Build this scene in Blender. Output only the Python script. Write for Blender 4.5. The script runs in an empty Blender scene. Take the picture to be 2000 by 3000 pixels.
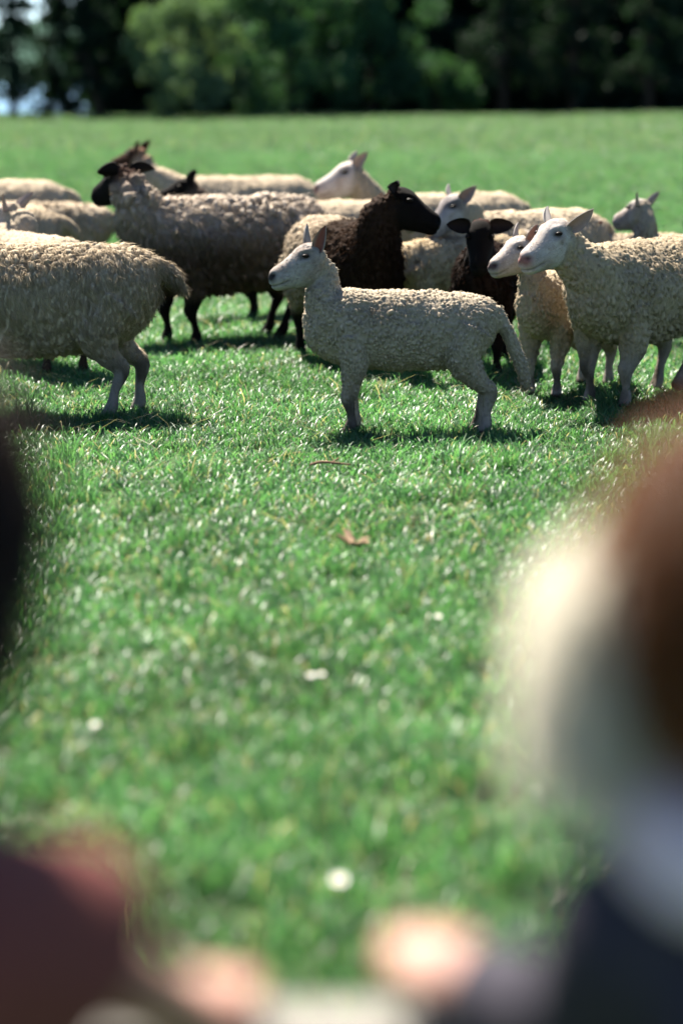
import bpy, math
import numpy as np
from mathutils import Vector, Matrix
from mathutils.kdtree import KDTree

R = math.radians
scene = bpy.context.scene
COL = scene.collection
rng = np.random.default_rng(7)

# ------------------------------------------------------------------ camera
cam_d = bpy.data.cameras.new('camera')
cam = bpy.data.objects.new('camera', cam_d)
COL.objects.link(cam)
scene.camera = cam
cam.location = (0.0, 0.0, 1.35)
cam.rotation_euler = (R(90.0 - 10.17), 0, 0)
cam_d.sensor_fit = 'VERTICAL'
cam_d.sensor_height = 36.0
cam_d.lens = 85.0
cam_d.clip_start = 0.05
cam_d.clip_end = 8000.0
cam_d.dof.use_dof = True
cam_d.dof.focus_distance = 9.45
cam_d.dof.aperture_fstop = 1.55
cam_d.dof.aperture_blades = 0

# ------------------------------------------------------------------ light
SUN_EL, SUN_AZ = 56.0, 22.0          # elevation; degrees to the left of straight ahead (+Y)
world = bpy.data.worlds.new('World')
scene.world = world
world.use_nodes = True
wn = world.node_tree
wn.nodes.clear()
sky = wn.nodes.new('ShaderNodeTexSky')
sky.sky_type = 'NISHITA'
sky.sun_disc = False
sky.sun_elevation = R(SUN_EL)
sky.sun_rotation = R(-SUN_AZ)
sky.altitude = 1500.0
sky.air_density = 0.7
sky.dust_density = 0.0
sky.ozone_density = 2.0
bg = wn.nodes.new('ShaderNodeBackground')
bg.inputs['Strength'].default_value = 0.05
wo = wn.nodes.new('ShaderNodeOutputWorld')
wn.links.new(sky.outputs[0], bg.inputs[0])
wn.links.new(bg.outputs[0], wo.inputs[0])

sun_d = bpy.data.lights.new('sun', 'SUN')
sun_d.energy = 5.0
sun_d.angle = R(0.53)
sun_d.color = (1.0, 0.93, 0.82)
sun = bpy.data.objects.new('sun', sun_d)
COL.objects.link(sun)
sv = Vector((-math.sin(R(SUN_AZ)) * math.cos(R(SUN_EL)), math.cos(R(SUN_AZ)) * math.cos(R(SUN_EL)), math.sin(R(SUN_EL))))
sun.rotation_euler = sv.to_track_quat('Z', 'Y').to_euler()
sun.location = sv * 40

vs = scene.view_settings
vs.view_transform = 'Standard'
vs.look = 'None'
vs.gamma = 1.0
vs.exposure = 2.38
vs.use_curve_mapping = False
cy = scene.cycles
cy.use_denoising = True
cy.max_bounces = 5
cy.diffuse_bounces = 1
cy.use_adaptive_sampling = True
cy.adaptive_threshold = 0.02
cy.transmission_bounces = 4
cy.glossy_bounces = 2
cy.sample_clamp_indirect = 6.0

# ------------------------------------------------------------------ helpers
def tag(o, label=None, cat=None, group=None, kind=None):
    if label: o['label'] = label
    if cat: o['category'] = cat
    if group: o['group'] = group
    if kind: o['kind'] = kind
    return o

def empty(name, loc=(0, 0, 0), rz=0.0, scale=1.0):
    o = bpy.data.objects.new(name, None)
    COL.objects.link(o)
    o.location = loc
    o.rotation_euler = (0, 0, rz)
    o.scale = (scale,) * 3
    o.empty_display_size = 0.1
    return o

def np_mesh(name, V, F, mats=(), smooth=True, cols=None, colname='Col', mat_idx=None):
    """V (n,3) array; F an (m,k) array or a list of arrays with different k."""
    me = bpy.data.meshes.new(name)
    if not isinstance(F, (list, tuple)):
        F = [F]
    F = [np.asarray(f, dtype=np.int32) for f in F if len(f)]
    V = np.asarray(V, dtype=np.float32)
    me.vertices.add(len(V))
    me.vertices.foreach_set('co', V.ravel())
    nl = sum(f.size for f in F)
    nf = sum(len(f) for f in F)
    me.loops.add(nl)
    me.polygons.add(nf)
    me.loops.foreach_set('vertex_index', np.concatenate([f.ravel() for f in F]))
    tot = np.concatenate([np.full(len(f), f.shape[1], dtype=np.int32) for f in F])
    start = np.concatenate([[0], np.cumsum(tot)[:-1]]).astype(np.int32)
    me.polygons.foreach_set('loop_start', start)
    me.polygons.foreach_set('loop_total', tot)
    if mat_idx is not None:
        me.polygons.foreach_set('material_index', np.asarray(mat_idx, dtype=np.int32))
    me.update(calc_edges=True)
    me.polygons.foreach_set('use_smooth', np.full(nf, smooth, dtype=bool))
    if cols is not None:
        a = me.color_attributes.new(colname, 'FLOAT_COLOR', 'POINT')
        c = np.ones((len(V), 4), dtype=np.float32)
        c[:, :3] = cols
        a.data.foreach_set('color', c.ravel())
    for m in mats:
        me.materials.append(m)
    me.update()
    return me

def soft_normals(me, Nv):
    me.normals_split_custom_set_from_vertices(nrm(np.asarray(Nv)).tolist())

def obj(name, me, parent=None):
    o = bpy.data.objects.new(name, me)
    COL.objects.link(o)
    if parent is not None:
        o.parent = parent
    return o

def nrm(a):
    return a / np.maximum(np.linalg.norm(a, axis=-1, keepdims=True), 1e-9)

def smooth01(x, a, b):
    t = np.clip((x - a) / (b - a), 0, 1)
    return t * t * (3 - 2 * t)

_nt = np.random.default_rng(99).random((32, 32, 32)).astype(np.float32)
def vnoise(P, freq=1.0):
    """smooth value noise in 0..1, P (n,3)"""
    Q = np.asarray(P) * np.asarray(freq)
    I = np.floor(Q).astype(np.int64)
    f = Q - I
    f = f * f * (3 - 2 * f)
    I0 = I % 32
    I1 = (I + 1) % 32
    x0, y0, z0 = I0.T
    x1, y1, z1 = I1.T
    fx, fy, fz = f.T
    c00 = _nt[x0, y0, z0] * (1 - fx) + _nt[x1, y0, z0] * fx
    c10 = _nt[x0, y1, z0] * (1 - fx) + _nt[x1, y1, z0] * fx
    c01 = _nt[x0, y0, z1] * (1 - fx) + _nt[x1, y0, z1] * fx
    c11 = _nt[x0, y1, z1] * (1 - fx) + _nt[x1, y1, z1] * fx
    return (c00 * (1 - fy) + c10 * fy) * (1 - fz) + (c01 * (1 - fy) + c11 * fy) * fz

def catmull(P, m):
    """resample control rows P (n,k) to m rows along a Catmull-Rom spline"""
    P = np.asarray(P, dtype=float)
    n = len(P)
    Q = np.vstack([2 * P[0] - P[1], P, 2 * P[-1] - P[-2]])
    t = np.linspace(0, n - 1, m)
    i = np.minimum(t.astype(int), n - 2)
    u = (t - i)[:, None]
    p0, p1, p2, p3 = Q[i], Q[i + 1], Q[i + 2], Q[i + 3]
    return 0.5 * (2 * p1 + (p2 - p0) * u + (2 * p0 - 5 * p1 + 4 * p2 - p3) * u ** 2 + (3 * p1 - p0 - 3 * p2 + p3) * u ** 3)

class Soup:
    """collects closed lofts before they are fused into one skin"""
    def __init__(self):
        self.V, self.F3, self.F4, self.n = [], [], [], 0
        self.samples = []          # (pos, radius, part id, t)
    def loft(self, C, A, B, k=16, part=0):
        """rings around centres C with half-axis vectors A and B"""
        m = len(C)
        th = np.linspace(0, 2 * np.pi, k, endpoint=False)
        V = C[:, None, :] + np.cos(th)[None, :, None] * A[:, None, :] + np.sin(th)[None, :, None] * B[:, None, :]
        V = V.reshape(-1, 3)
        i = np.arange(m - 1)[:, None] * k
        j = np.arange(k)[None, :]
        j2 = (j + 1) % k
        q = np.stack([i + j, i + j2, i + k + j2, i + k + j], -1).reshape(-1, 4)
        caps = np.array([C[0], C[-1]])
        a, b = m * k, m * k + 1
        jj = np.arange(k)
        t0 = np.stack([np.full(k, a), (jj + 1) % k, jj], -1)
        t1 = np.stack([np.full(k, b), (m - 1) * k + jj, (m - 1) * k + (jj + 1) % k], -1)
        self.V.append(np.vstack([V, caps]))
        self.F4.append(q + self.n)
        self.F3.append(np.vstack([t0, t1]) + self.n)
        self.n += len(V) + 2
        r = 0.5 * (np.linalg.norm(A, axis=1) + np.linalg.norm(B, axis=1))
        for c, rr, t in zip(C, r, np.linspace(0, 1, m)):
            self.samples.append((c[0], c[1], c[2], rr, part, t))
    def tube(self, pts, rad, m=12, k=12, part=0, sq=None, up=(0, 0, 1)):
        """pts (n,3), rad (n,), optional sq = squash of the second axis"""
        D = catmull(np.column_stack([np.asarray(pts, float), np.asarray(rad, float)]), m)
        C, r = D[:, :3], np.maximum(D[:, 3], 0.002)
        T = nrm(np.gradient(C, axis=0))
        A = nrm(np.cross(np.asarray(up, float)[None, :], T))
        if np.abs(np.dot(T, np.asarray(up, float))).max() > 0.96:
            A = np.zeros_like(T)
            a = nrm(np.cross(T[0], np.array([1.0, 0.0, 0.0])))
            for q in range(m):
                a = nrm(a - np.dot(a, T[q]) * T[q])
                A[q] = a
        B = np.cross(T, A)
        s = 1.0 if sq is None else sq
        self.loft(C, A * r[:, None], B * (r * s)[:, None], k, part)
    def raw(self, name):
        return np_mesh(name, np.vstack(self.V), [np.vstack(self.F3), np.vstack(self.F4)])

_dg = None
def fuse(soup, voxel, smooth_it=6, smooth_f=0.5, name='skin'):
    """voxel-fuse the lofts into one continuous surface; returns V, F(list)"""
    me = soup.raw(name)
    o = bpy.data.objects.new('skin_source', me)
    COL.objects.link(o)
    md = o.modifiers.new('r', 'REMESH')
    md.mode = 'VOXEL'
    md.voxel_size = voxel
    md2 = o.modifiers.new('s', 'SMOOTH')
    md2.factor = smooth_f
    md2.iterations = smooth_it
    bpy.context.view_layer.update()
    ev = o.evaluated_get(bpy.context.evaluated_depsgraph_get())
    m2 = ev.to_mesh()
    V = np.empty(len(m2.vertices) * 3, dtype=np.float32)
    m2.vertices.foreach_get('co', V)
    V = V.reshape(-1, 3).astype(float)
    nl = len(m2.loops)
    li = np.empty(nl, dtype=np.int32)
    m2.loops.foreach_get('vertex_index', li)
    npol = len(m2.polygons)
    tot = np.empty(npol, dtype=np.int32)
    m2.polygons.foreach_get('loop_total', tot)
    ev.to_mesh_clear()
    bpy.data.objects.remove(o)
    bpy.data.meshes.remove(me)
    st = np.concatenate([[0], np.cumsum(tot)[:-1]])
    F4 = li[(st[tot == 4][:, None] + np.arange(4)[None, :])]
    F3 = li[(st[tot == 3][:, None] + np.arange(3)[None, :])] if (tot == 3).any() else np.zeros((0, 3), int)
    return V, F4, F3

def vert_normals(V, F4, F3):
    N = np.zeros_like(V)
    if len(F4):
        n = np.cross(V[F4[:, 2]] - V[F4[:, 0]], V[F4[:, 3]] - V[F4[:, 1]])
        for c in range(4):
            np.add.at(N, F4[:, c], n)
    if len(F3):
        n = np.cross(V[F3[:, 1]] - V[F3[:, 0]], V[F3[:, 2]] - V[F3[:, 0]])
        for c in range(3):
            np.add.at(N, F3[:, c], n)
    return nrm(N)

# ------------------------------------------------------------------ materials
def new_mat(name):
    m = bpy.data.materials.new(name)
    m.use_nodes = True
    nt = m.node_tree
    nt.nodes.clear()
    out = nt.nodes.new('ShaderNodeOutputMaterial')
    return m, nt, out

def N(nt, typ, **kw):
    n = nt.nodes.new(typ)
    for k, v in kw.items():
        if k in n.inputs:
            n.inputs[k].default_value = v
        else:
            setattr(n, k, v)
    return n

def mat_plain(name, col, rough=0.7, var=0.12, scale=20.0, spec=0.3, bump=0.0):
    m, nt, out = new_mat(name)
    b = N(nt, 'ShaderNodeBsdfPrincipled', Roughness=rough)
    b.inputs['Specular IOR Level'].default_value = spec
    tc = N(nt, 'ShaderNodeTexCoord')
    no = N(nt, 'ShaderNodeTexNoise', Scale=scale, Detail=4.0)
    nt.links.new(tc.outputs['Object'], no.inputs['Vector'])
    r = N(nt, 'ShaderNodeMixRGB')
    r.inputs[1].default_value = (*[c * (1 - var) for c in col], 1)
    r.inputs[2].default_value = (*[min(1, c * (1 + var)) for c in col], 1)
    nt.links.new(no.outputs['Fac'], r.inputs[0])
    nt.links.new(r.outputs[0], b.inputs['Base Color'])
    if bump:
        bp = N(nt, 'ShaderNodeBump', Strength=bump, Distance=0.01)
        nt.links.new(no.outputs['Fac'], bp.inputs['Height'])
        nt.links.new(bp.outputs[0], b.inputs['Normal'])
    nt.links.new(b.outputs[0], out.inputs[0])
    return m

def mat_attr(name, rough=0.8, spec=0.2, trans=0.0, var=0.15, scale=60.0, sheen=0.0, trans_tint=(1, 1, 1), tex_bump=0.0, gain=1.0, world=False):
    """colour from the vertex colours, a little noise, part of the light passes through"""
    m, nt, out = new_mat(name)
    at = N(nt, 'ShaderNodeVertexColor', layer_name='Col')
    tc = N(nt, 'ShaderNodeTexCoord')
    no = N(nt, 'ShaderNodeTexNoise', Scale=scale, Detail=3.0)
    if world:
        ge = N(nt, 'ShaderNodeNewGeometry')
        nt.links.new(ge.outputs['Position'], no.inputs['Vector'])
    else:
        nt.links.new(tc.outputs['Object'], no.inputs['Vector'])
    mr = N(nt, 'ShaderNodeMapRange')
    mr.inputs[1].default_value = 0.3
    mr.inputs[2].default_value = 0.7
    mr.inputs[3].default_value = (1 - var) * gain
    mr.inputs[4].default_value = (1 + var) * gain
    nt.links.new(no.outputs['Fac'], mr.inputs[0])
    mu = N(nt, 'ShaderNodeMixRGB', blend_type='MULTIPLY')
    mu.inputs[0].default_value = 1.0
    nt.links.new(at.outputs[0], mu.inputs[1])
    nt.links.new(mr.outputs[0], mu.inputs[2])
    b = N(nt, 'ShaderNodeBsdfPrincipled', Roughness=rough)
    b.inputs['Specular IOR Level'].default_value = spec
    if sheen:
        b.inputs['Sheen Weight'].default_value = sheen
        b.inputs['Sheen Roughness'].default_value = 0.5
    nt.links.new(mu.outputs[0], b.inputs['Base Color'])
    if tex_bump:
        bp = N(nt, 'ShaderNodeBump', Strength=tex_bump, Distance=0.004)
        nt.links.new(no.outputs['Fac'], bp.inputs['Height'])
        nt.links.new(bp.outputs[0], b.inputs['Normal'])
    if trans > 0:
        tr = N(nt, 'ShaderNodeBsdfTranslucent')
        t2 = N(nt, 'ShaderNodeMixRGB', blend_type='MULTIPLY')
        t2.inputs[0].default_value = 1.0
        t2.inputs[2].default_value = (*trans_tint, 1)
        nt.links.new(mu.outputs[0], t2.inputs[1])
        nt.links.new(t2.outputs[0], tr.inputs[0])
        mx = N(nt, 'ShaderNodeMixShader')
        mx.inputs[0].default_value = trans
        nt.links.new(b.outputs[0], mx.inputs[1])
        nt.links.new(tr.outputs[0], mx.inputs[2])
        nt.links.new(mx.outputs[0], out.inputs[0])
    else:
        nt.links.new(b.outputs[0], out.inputs[0])
    return m

M_WOOL = mat_attr('wool', rough=0.95, spec=0.03, trans=0.50, gain=0.62, var=0.12, scale=35.0, sheen=0.0)
M_BODY = mat_attr('sheep_coat', rough=0.9, spec=0.07, var=0.10, scale=90.0, tex_bump=0.25, gain=0.535)
M_EAR = mat_attr('ear_skin', rough=0.8, spec=0.1, trans=0.22, var=0.08, trans_tint=(1.0, 0.74, 0.66), gain=0.50)
M_EYE = mat_plain('eye_glossy', (0.012, 0.009, 0.007), rough=0.45, spec=0.05, var=0.0)
M_GRASS = mat_attr('grass_blade', rough=0.38, spec=0.28, trans=0.55, var=0.34, scale=1.6, gain=0.55, trans_tint=(1.15, 1.25, 0.75), world=True)
M_LEAF = mat_attr('leaf', rough=0.7, spec=0.06, gain=0.74, trans=0.35, var=0.15, scale=1.5, trans_tint=(1.1, 1.15, 0.5))
M_BARK = mat_plain('bark', (0.03, 0.024, 0.019), rough=0.95, var=0.4, scale=6.0, spec=0.1, bump=0.6)

# ------------------------------------------------------------------ ground
def gz(x, y):
    """height of the field"""
    x = np.asarray(x, float); y = np.asarray(y, float)
    far = smooth01(y, 30.0, 95.0)
    h = far * (0.22 * smooth01(x, 3.0, 14.0) + 0.05 * np.sin(x * 0.31 + 1.0))
    h = h + smooth01(y, 12, 40) * 0.05 * np.sin(y * 0.21 + x * 0.09)
    drop = smooth01(y, 112.0, 150.0)
    return h - drop * 2.2 - 0.22 * smooth01(y, 45.0, 95.0)

def mat_ground():
    m, nt, out = new_mat('meadow_soil')
    b = N(nt, 'ShaderNodeBsdfPrincipled', Roughness=0.95)
    b.inputs['Specular IOR Level'].default_value = 0.1
    tc = N(nt, 'ShaderNodeTexCoord')
    n1 = N(nt, 'ShaderNodeTexNoise', Scale=0.35, Detail=6.0)
    n2 = N(nt, 'ShaderNodeTexNoise', Scale=45.0, Detail=4.0)
    for q in (n1, n2):
        nt.links.new(tc.outputs['Object'], q.inputs['Vector'])
    cr = N(nt, 'ShaderNodeValToRGB')
    cr.color_ramp.elements[0].color = (0.024, 0.055, 0.016, 1)
    cr.color_ramp.elements[0].position = 0.3
    cr.color_ramp.elements[1].color = (0.048, 0.08, 0.024, 1)
    cr.color_ramp.elements[1].position = 0.75
    nt.links.new(n1.outputs['Fac'], cr.inputs[0])
    mx = N(nt, 'ShaderNodeMixRGB')
    mx.inputs[2].default_value = (0.035, 0.030, 0.016, 1)
    mr = N(nt, 'ShaderNodeMapRange')
    mr.inputs[1].default_value = 0.5
    mr.inputs[2].default_value = 0.75
    nt.links.new(n2.outputs['Fac'], mr.inputs[0])
    nt.links.new(mr.outputs[0], mx.inputs[0])
    nt.links.new(cr.outputs[0], mx.inputs[1])
    nt.links.new(mx.outputs[0], b.inputs['Base Color'])
    bp = N(nt, 'ShaderNodeBump', Strength=0.5, Distance=0.03)
    nt.links.new(n2.outputs['Fac'], bp.inputs['Height'])
    nt.links.new(bp.outputs[0], b.inputs['Normal'])
    nt.links.new(b.outputs[0], out.inputs[0])
    return m

def build_ground():
    ys = np.concatenate([np.linspace(-40, 0, 9), np.linspace(1, 40, 60), np.linspace(41, 120, 80), np.linspace(123, 160, 20), [200, 300, 600, 1500, 4000]])
    xs = np.concatenate([[-3000, -800, -200, -80], np.linspace(-40, 40, 81), [80, 200, 800, 3000]])
    X, Y = np.meshgrid(xs, ys)
    Z = gz(X, Y)
    V = np.stack([X, Y, Z], -1).reshape(-1, 3)
    nx, ny = len(xs), len(ys)
    i = np.arange(ny - 1)[:, None] * nx + np.arange(nx - 1)[None, :]
    F = np.stack([i, i + 1, i + nx + 1, i + nx], -1).reshape(-1, 4)
    o = obj('ground', np_mesh('ground', V, F, [mat_ground()]))
    tag(o, kind='structure')
    # the lake beyond the left end of the trees
    m, nt, out = new_mat('lake_water')
    b = N(nt, 'ShaderNodeBsdfPrincipled', Roughness=0.12)
    b.inputs['Base Color'].default_value = (0.02, 0.07, 0.13, 1)
    tc = N(nt, 'ShaderNodeTexCoord')
    no = N(nt, 'ShaderNodeTexNoise', Scale=0.7, Detail=4.0)
    nt.links.new(tc.outputs['Object'], no.inputs['Vector'])
    bp = N(nt, 'ShaderNodeBump', Strength=0.6, Distance=0.3)
    nt.links.new(no.outputs['Fac'], bp.inputs['Height'])
    nt.links.new(bp.outputs[0], b.inputs['Normal'])
    nt.links.new(b.outputs[0], out.inputs[0])
    V = np.array([[-700, 135, -1.5], [400, 135, -1.5], [400, 1400, -1.5], [-700, 1400, -1.5]], float)
    tag(obj('lake', np_mesh('lake', V, np.array([[0, 1, 2, 3]]), [m])), kind='structure')
    # wooded hill on the far shore
    n = 140
    xs = np.linspace(-1400, 1100, n)
    prof = 26 + 22 * vnoise(np.column_stack([xs * 0.004, xs * 0, xs * 0]), 1.0) + 9 * vnoise(np.column_stack([xs * 0.02, xs * 0 + 3, xs * 0]), 1.0)
    rows = []
    for f, yo in ((0.0, 0), (0.45, 40), (0.8, 110), (1.0, 220), (0.9, 420), (0.0, 800)):
        jit = 6 * (vnoise(np.column_stack([xs * 0.05, xs * 0 + yo, xs * 0]), 1.0) - 0.5) * (f > 0)
        rows.append(np.column_stack([xs, np.full(n, 1250.0 + yo), prof * f + jit - 2.0 * (f == 0)]))
    V = np.vstack(rows)
    i = np.arange(5)[:, None] * n + np.arange(n - 1)[None, :]
    F = np.stack([i, i + 1, i + n + 1, i + n], -1).reshape(-1, 4)
    tag(obj('far_hill', np_mesh('far_hill', V, F, [mat_plain('hill_forest', (0.05, 0.09, 0.07), rough=1.0, var=0.35, scale=0.03, spec=0.0)])), kind='structure')

build_ground()

# ------------------------------------------------------------------ grass (one object, instanced tufts)
def blades(n, rad, h0, h1, w, seed, straw=0.03, bend=0.5, square=False, seg=2, c1=(.056, .192, .076), c2=(.145, .316, .126)):
    r = np.random.default_rng(seed)
    if square:
        p = (r.random((n, 2)) - 0.5) * 2 * rad
    else:
        a = r.random(n) * 2 * np.pi
        d = np.sqrt(r.random(n)) * rad
        p = np.column_stack([np.cos(a) * d, np.sin(a) * d])
    # blades gather in loose tufts
    nt_ = max(4, n // 22)
    tc = (r.random((nt_, 2)) - 0.5) * 2 * rad
    ti = r.integers(0, nt_, n)
    pull = r.random(n)[:, None] * 0.55
    p = p * (1 - pull) + (tc[ti] + r.normal(0, 0.02, (n, 2))) * pull
    th = 0.6 + 0.8 * r.random(nt_)
    h = (h0 + (h1 - h0) * r.random(n) ** 1.6) * th[ti]
    az = r.random(n) * 2 * np.pi
    b = bend * (0.25 + r.random(n)) * h
    dirv = np.column_stack([np.cos(az), np.sin(az), np.zeros(n)])
    tw = az + np.pi / 2 + r.normal(0, 0.5, n)
    side = np.column_stack([np.cos(tw), np.sin(tw), np.zeros(n)])
    ww = w * (0.6 + 0.8 * r.random(n))
    base = np.column_stack([p, np.zeros(n) - 0.004])
    V = []
    ts = [0.0, 0.45, 0.8] if seg == 3 else [0.0, 0.55]
    wf = [0.8, 1.0, 0.7] if seg == 3 else [0.85, 1.0]
    for t, f in zip(ts, wf):
        c = base + np.column_stack([np.zeros((n, 2)), h * t]) + dirv * (b * t ** 2)[:, None]
        V.append(c - side * (ww * f / 2)[:, None])
        V.append(c + side * (ww * f / 2)[:, None])
    tip = base + np.column_stack([np.zeros((n, 2)), h * (1 - 0.12 * bend)]) + dirv * b[:, None]
    V.append(tip)
    k = len(V)
    V = np.stack(V, 1).reshape(-1, 3)
    o = np.arange(n)[:, None] * k
    quads = []
    for s in range(len(ts) - 1):
        quads.append(o + np.array([[2 * s, 2 * s + 1, 2 * s + 3, 2 * s + 2]]))
    tri = o + np.array([[k - 3, k - 2, k - 1]])
    g = r.random(n)
    c1 = np.array(c1); c2 = np.array(c2)
    col = c1[None, :] * (1 - g[:, None]) + c2[None, :] * g[:, None]
    st = r.random(n) < straw
    col[st] = np.array([0.46, 0.40, 0.25]) * (0.7 + 0.5 * r.random((st.sum(), 1)))
    C = np.repeat(col, k, axis=0)
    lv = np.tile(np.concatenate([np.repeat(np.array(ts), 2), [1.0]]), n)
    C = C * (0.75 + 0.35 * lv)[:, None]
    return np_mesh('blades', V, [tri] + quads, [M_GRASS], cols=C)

def build_grass():
    protos = bpy.data.collections.new('grass_tufts')      # not linked to the scene
    names = []
    def add(me):
        o = bpy.data.objects.new('tuft_%02d' % len(names), me)
        protos.objects.link(o)
        names.append(o)
    for s in range(6):      # 0-5 near turf
        add(blades(900, 0.17, 0.022, 0.065, 0.0040, 100 + s, straw=0.055, bend=0.95, seg=3, square=True))
    for s in range(4):      # 6-9 middle distance
        add(blades(900, 0.34, 0.03, 0.075, 0.008, 200 + s, straw=0.03, bend=0.8, square=True, c1=(.070, .190, .085), c2=(.150, .300, .140)))
    for s in range(4):      # 10-13 far
        add(blades(900, 0.92, 0.05, 0.11, 0.022, 300 + s, straw=0.03, bend=0.8, square=True, c1=(.090, .185, .095), c2=(.165, .275, .150)))
    for s in range(3):      # 14-16 longer tussock
        add(blades(120, 0.09, 0.07, 0.16, 0.0042, 400 + s, straw=0.07, bend=0.75, seg=3))
    for s in range(2):      # 17-18 dead straws lying about
        add(blades(9, 0.15, 0.05, 0.13, 0.0035, 500 + s, straw=1.0, bend=2.6, seg=3))
    r = np.random.default_rng(5)
    P, I, S = [], [], []
    def zone(y0, y1, step, lo, hi, margin, smin, smax):
        y = y0
        while y < y1:
            hw = 0.15 * y + margin
            xs = np.arange(-hw, hw, step)
            x = xs + r.uniform(-0.15, 0.15, len(xs)) * step
            yy = y + r.uniform(-0.15, 0.15, len(xs)) * step
            keep = np.ones(len(xs), bool)
            z = gz(x, yy)
            nz = vnoise(np.column_stack([x, yy, x * 0]), 0.9)
            nz2 = vnoise(np.column_stack([x, yy, x * 0 + 9]), 3.1)
            P.append(np.column_stack([x, yy, z])[keep])
            I.append(r.integers(lo, hi + 1, len(xs)))
            S.append(smin + (smax - smin) * np.clip(0.5 * nz + 0.6 * nz2 - 0.05, 0, 1))
            y += step
    zone(2.2, 16.0, 0.29, 0, 5, 0.9, 0.60, 1.15)
    zone(16.0, 45.0, 0.58, 6, 9, 1.5, 0.9, 1.2)
    zone(45.0, 104.0, 1.55, 10, 13, 3.0, 0.95, 1.2)
    # tussocks: more of them on the left, under and before the left ewe
    n = 420
    y = r.uniform(3.0, 17.0, n)
    x = r.uniform(-1, 1, n) * (0.15 * y + 0.6)
    keep = vnoise(np.column_stack([x, y, x * 0 + 4]), 1.2) + 0.25 * (x < -0.35) * (np.abs(y - 8.6) < 1.3) > 0.55
    x, y = x[keep], y[keep]
    P.append(np.column_stack([x, y, gz(x, y)])); I.append(r.integers(14, 17, len(x))); S.append(r.uniform(0.4, 0.8, len(x)))
    n = 230
    y = r.uniform(3.0, 15.0, n)
    x = r.uniform(-1, 1, n) * (0.15 * y + 0.5)
    P.append(np.column_stack([x, y, gz(x, y)])); I.append(r.integers(17, 19, n)); S.append(r.uniform(0.6, 1.1, n))
    n = 260                 # rough uncut grass along the foot of the trees
    y = r.uniform(93.5, 98.0, n)
    x = r.uniform(-17, 17, n)
    P.append(np.column_stack([x, y, gz(x, y)])); I.append(r.integers(10, 14, n)); S.append(r.uniform(.5, 1.15, n))
    P = np.vstack(P); I = np.concatenate(I); S = np.concatenate(S)
    me = bpy.data.meshes.new('grass')
    me.vertices.add(len(P))
    me.vertices.foreach_set('co', P.astype(np.float32).ravel())
    a = me.attributes.new('idx', 'INT', 'POINT'); a.data.foreach_set('value', I.astype(np.int32))
    sz = np.column_stack([np.maximum(S, 1.0), np.maximum(S, 1.0), S]).astype(np.float32)
    sm = I >= 14
    sz[sm] = S[sm][:, None]
    a = me.attributes.new('siz', 'FLOAT_VECTOR', 'POINT'); a.data.foreach_set('vector', sz.ravel())
    rot = np.zeros((len(P), 3), np.float32); rot[:, 2] = r.random(len(P)) * 6.283
    a = me.attributes.new('rot', 'FLOAT_VECTOR', 'POINT'); a.data.foreach_set('vector', rot.ravel())
    me.materials.append(M_GRASS)
    o = obj('grass', me)
    tag(o, 'short green meadow grass covering the whole field', 'grass', kind='stuff')
    ng = bpy.data.node_groups.new('scatter_tufts', 'GeometryNodeTree')
    ng.interface.new_socket('Geometry', in_out='INPUT', socket_type='NodeSocketGeometry')
    ng.interface.new_socket('Geometry', in_out='OUTPUT', socket_type='NodeSocketGeometry')
    gi = ng.nodes.new('NodeGroupInput'); go = ng.nodes.new('NodeGroupOutput')
    ci = ng.nodes.new('GeometryNodeCollectionInfo')
    ci.inputs[0].default_value = protos
    ci.inputs[1].default_value = True
    ci.inputs[2].default_value = True
    ip = ng.nodes.new('GeometryNodeInstanceOnPoints')
    ip.inputs['Pick Instance'].default_value = True
    def attr(nm, typ):
        q = ng.nodes.new('GeometryNodeInputNamedAttribute')
        q.data_type = typ
        q.inputs[0].default_value = nm
        return q
    L = ng.links
    L.new(gi.outputs[0], ip.inputs['Points'])
    L.new(ci.outputs[0], ip.inputs['Instance'])
    L.new(attr('idx', 'INT').outputs[0], ip.inputs['Instance Index'])
    e2r = ng.nodes.new('FunctionNodeEulerToRotation')
    L.new(attr('rot', 'FLOAT_VECTOR').outputs[0], e2r.inputs[0])
    L.new(e2r.outputs[0], ip.inputs['Rotation'])
    L.new(attr('siz', 'FLOAT_VECTOR').outputs[0], ip.inputs['Scale'])
    L.new(ip.outputs[0], go.inputs[0])
    md = o.modifiers.new('scatter', 'NODES')
    md.node_group = ng

build_grass()

# ------------------------------------------------------------------ trees at the end of the field
def leaf_cloud(centres, radii, n, size, c1, c2, seed, droop=0.2):
    """leaf-sized faces spread through the volume of many clumps"""
    r = np.random.default_rng(seed)
    centres = np.asarray(centres, float); radii = np.asarray(radii, float)
    w = radii ** 2; w = w / w.sum()
    k = r.choice(len(centres), n, p=w)
    d = nrm(r.normal(0, 1, (n, 3)))
    rad = radii[k] * r.random(n) ** 0.45
    P = centres[k] + d * rad[:, None] * np.array([1, 1, 0.8])
    ax = nrm(r.normal(0, 1, (n, 3)) + np.array([0, 0, -droop]))
    up = nrm(np.cross(ax, r.normal(0, 1, (n, 3))))
    s = size * (0.6 + 0.8 * r.random(n))
    a = ax * s[:, None]; b = up * (s * 0.42)[:, None]
    V = np.stack([P - a * 0.5, P + b, P + a * 0.6, P - b], 1).reshape(-1, 3)
    F = (np.arange(n)[:, None] * 4 + np.arange(4)[None, :])
    g = np.clip(r.random(n) * 0.6 + 0.4 * r.random(len(centres))[k], 0, 1)[:, None]
    C = np.asarray(c1)[None, :] * (1 - g) + np.asarray(c2)[None, :] * g
    return V, F, np.repeat(C, 4, axis=0)

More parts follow.
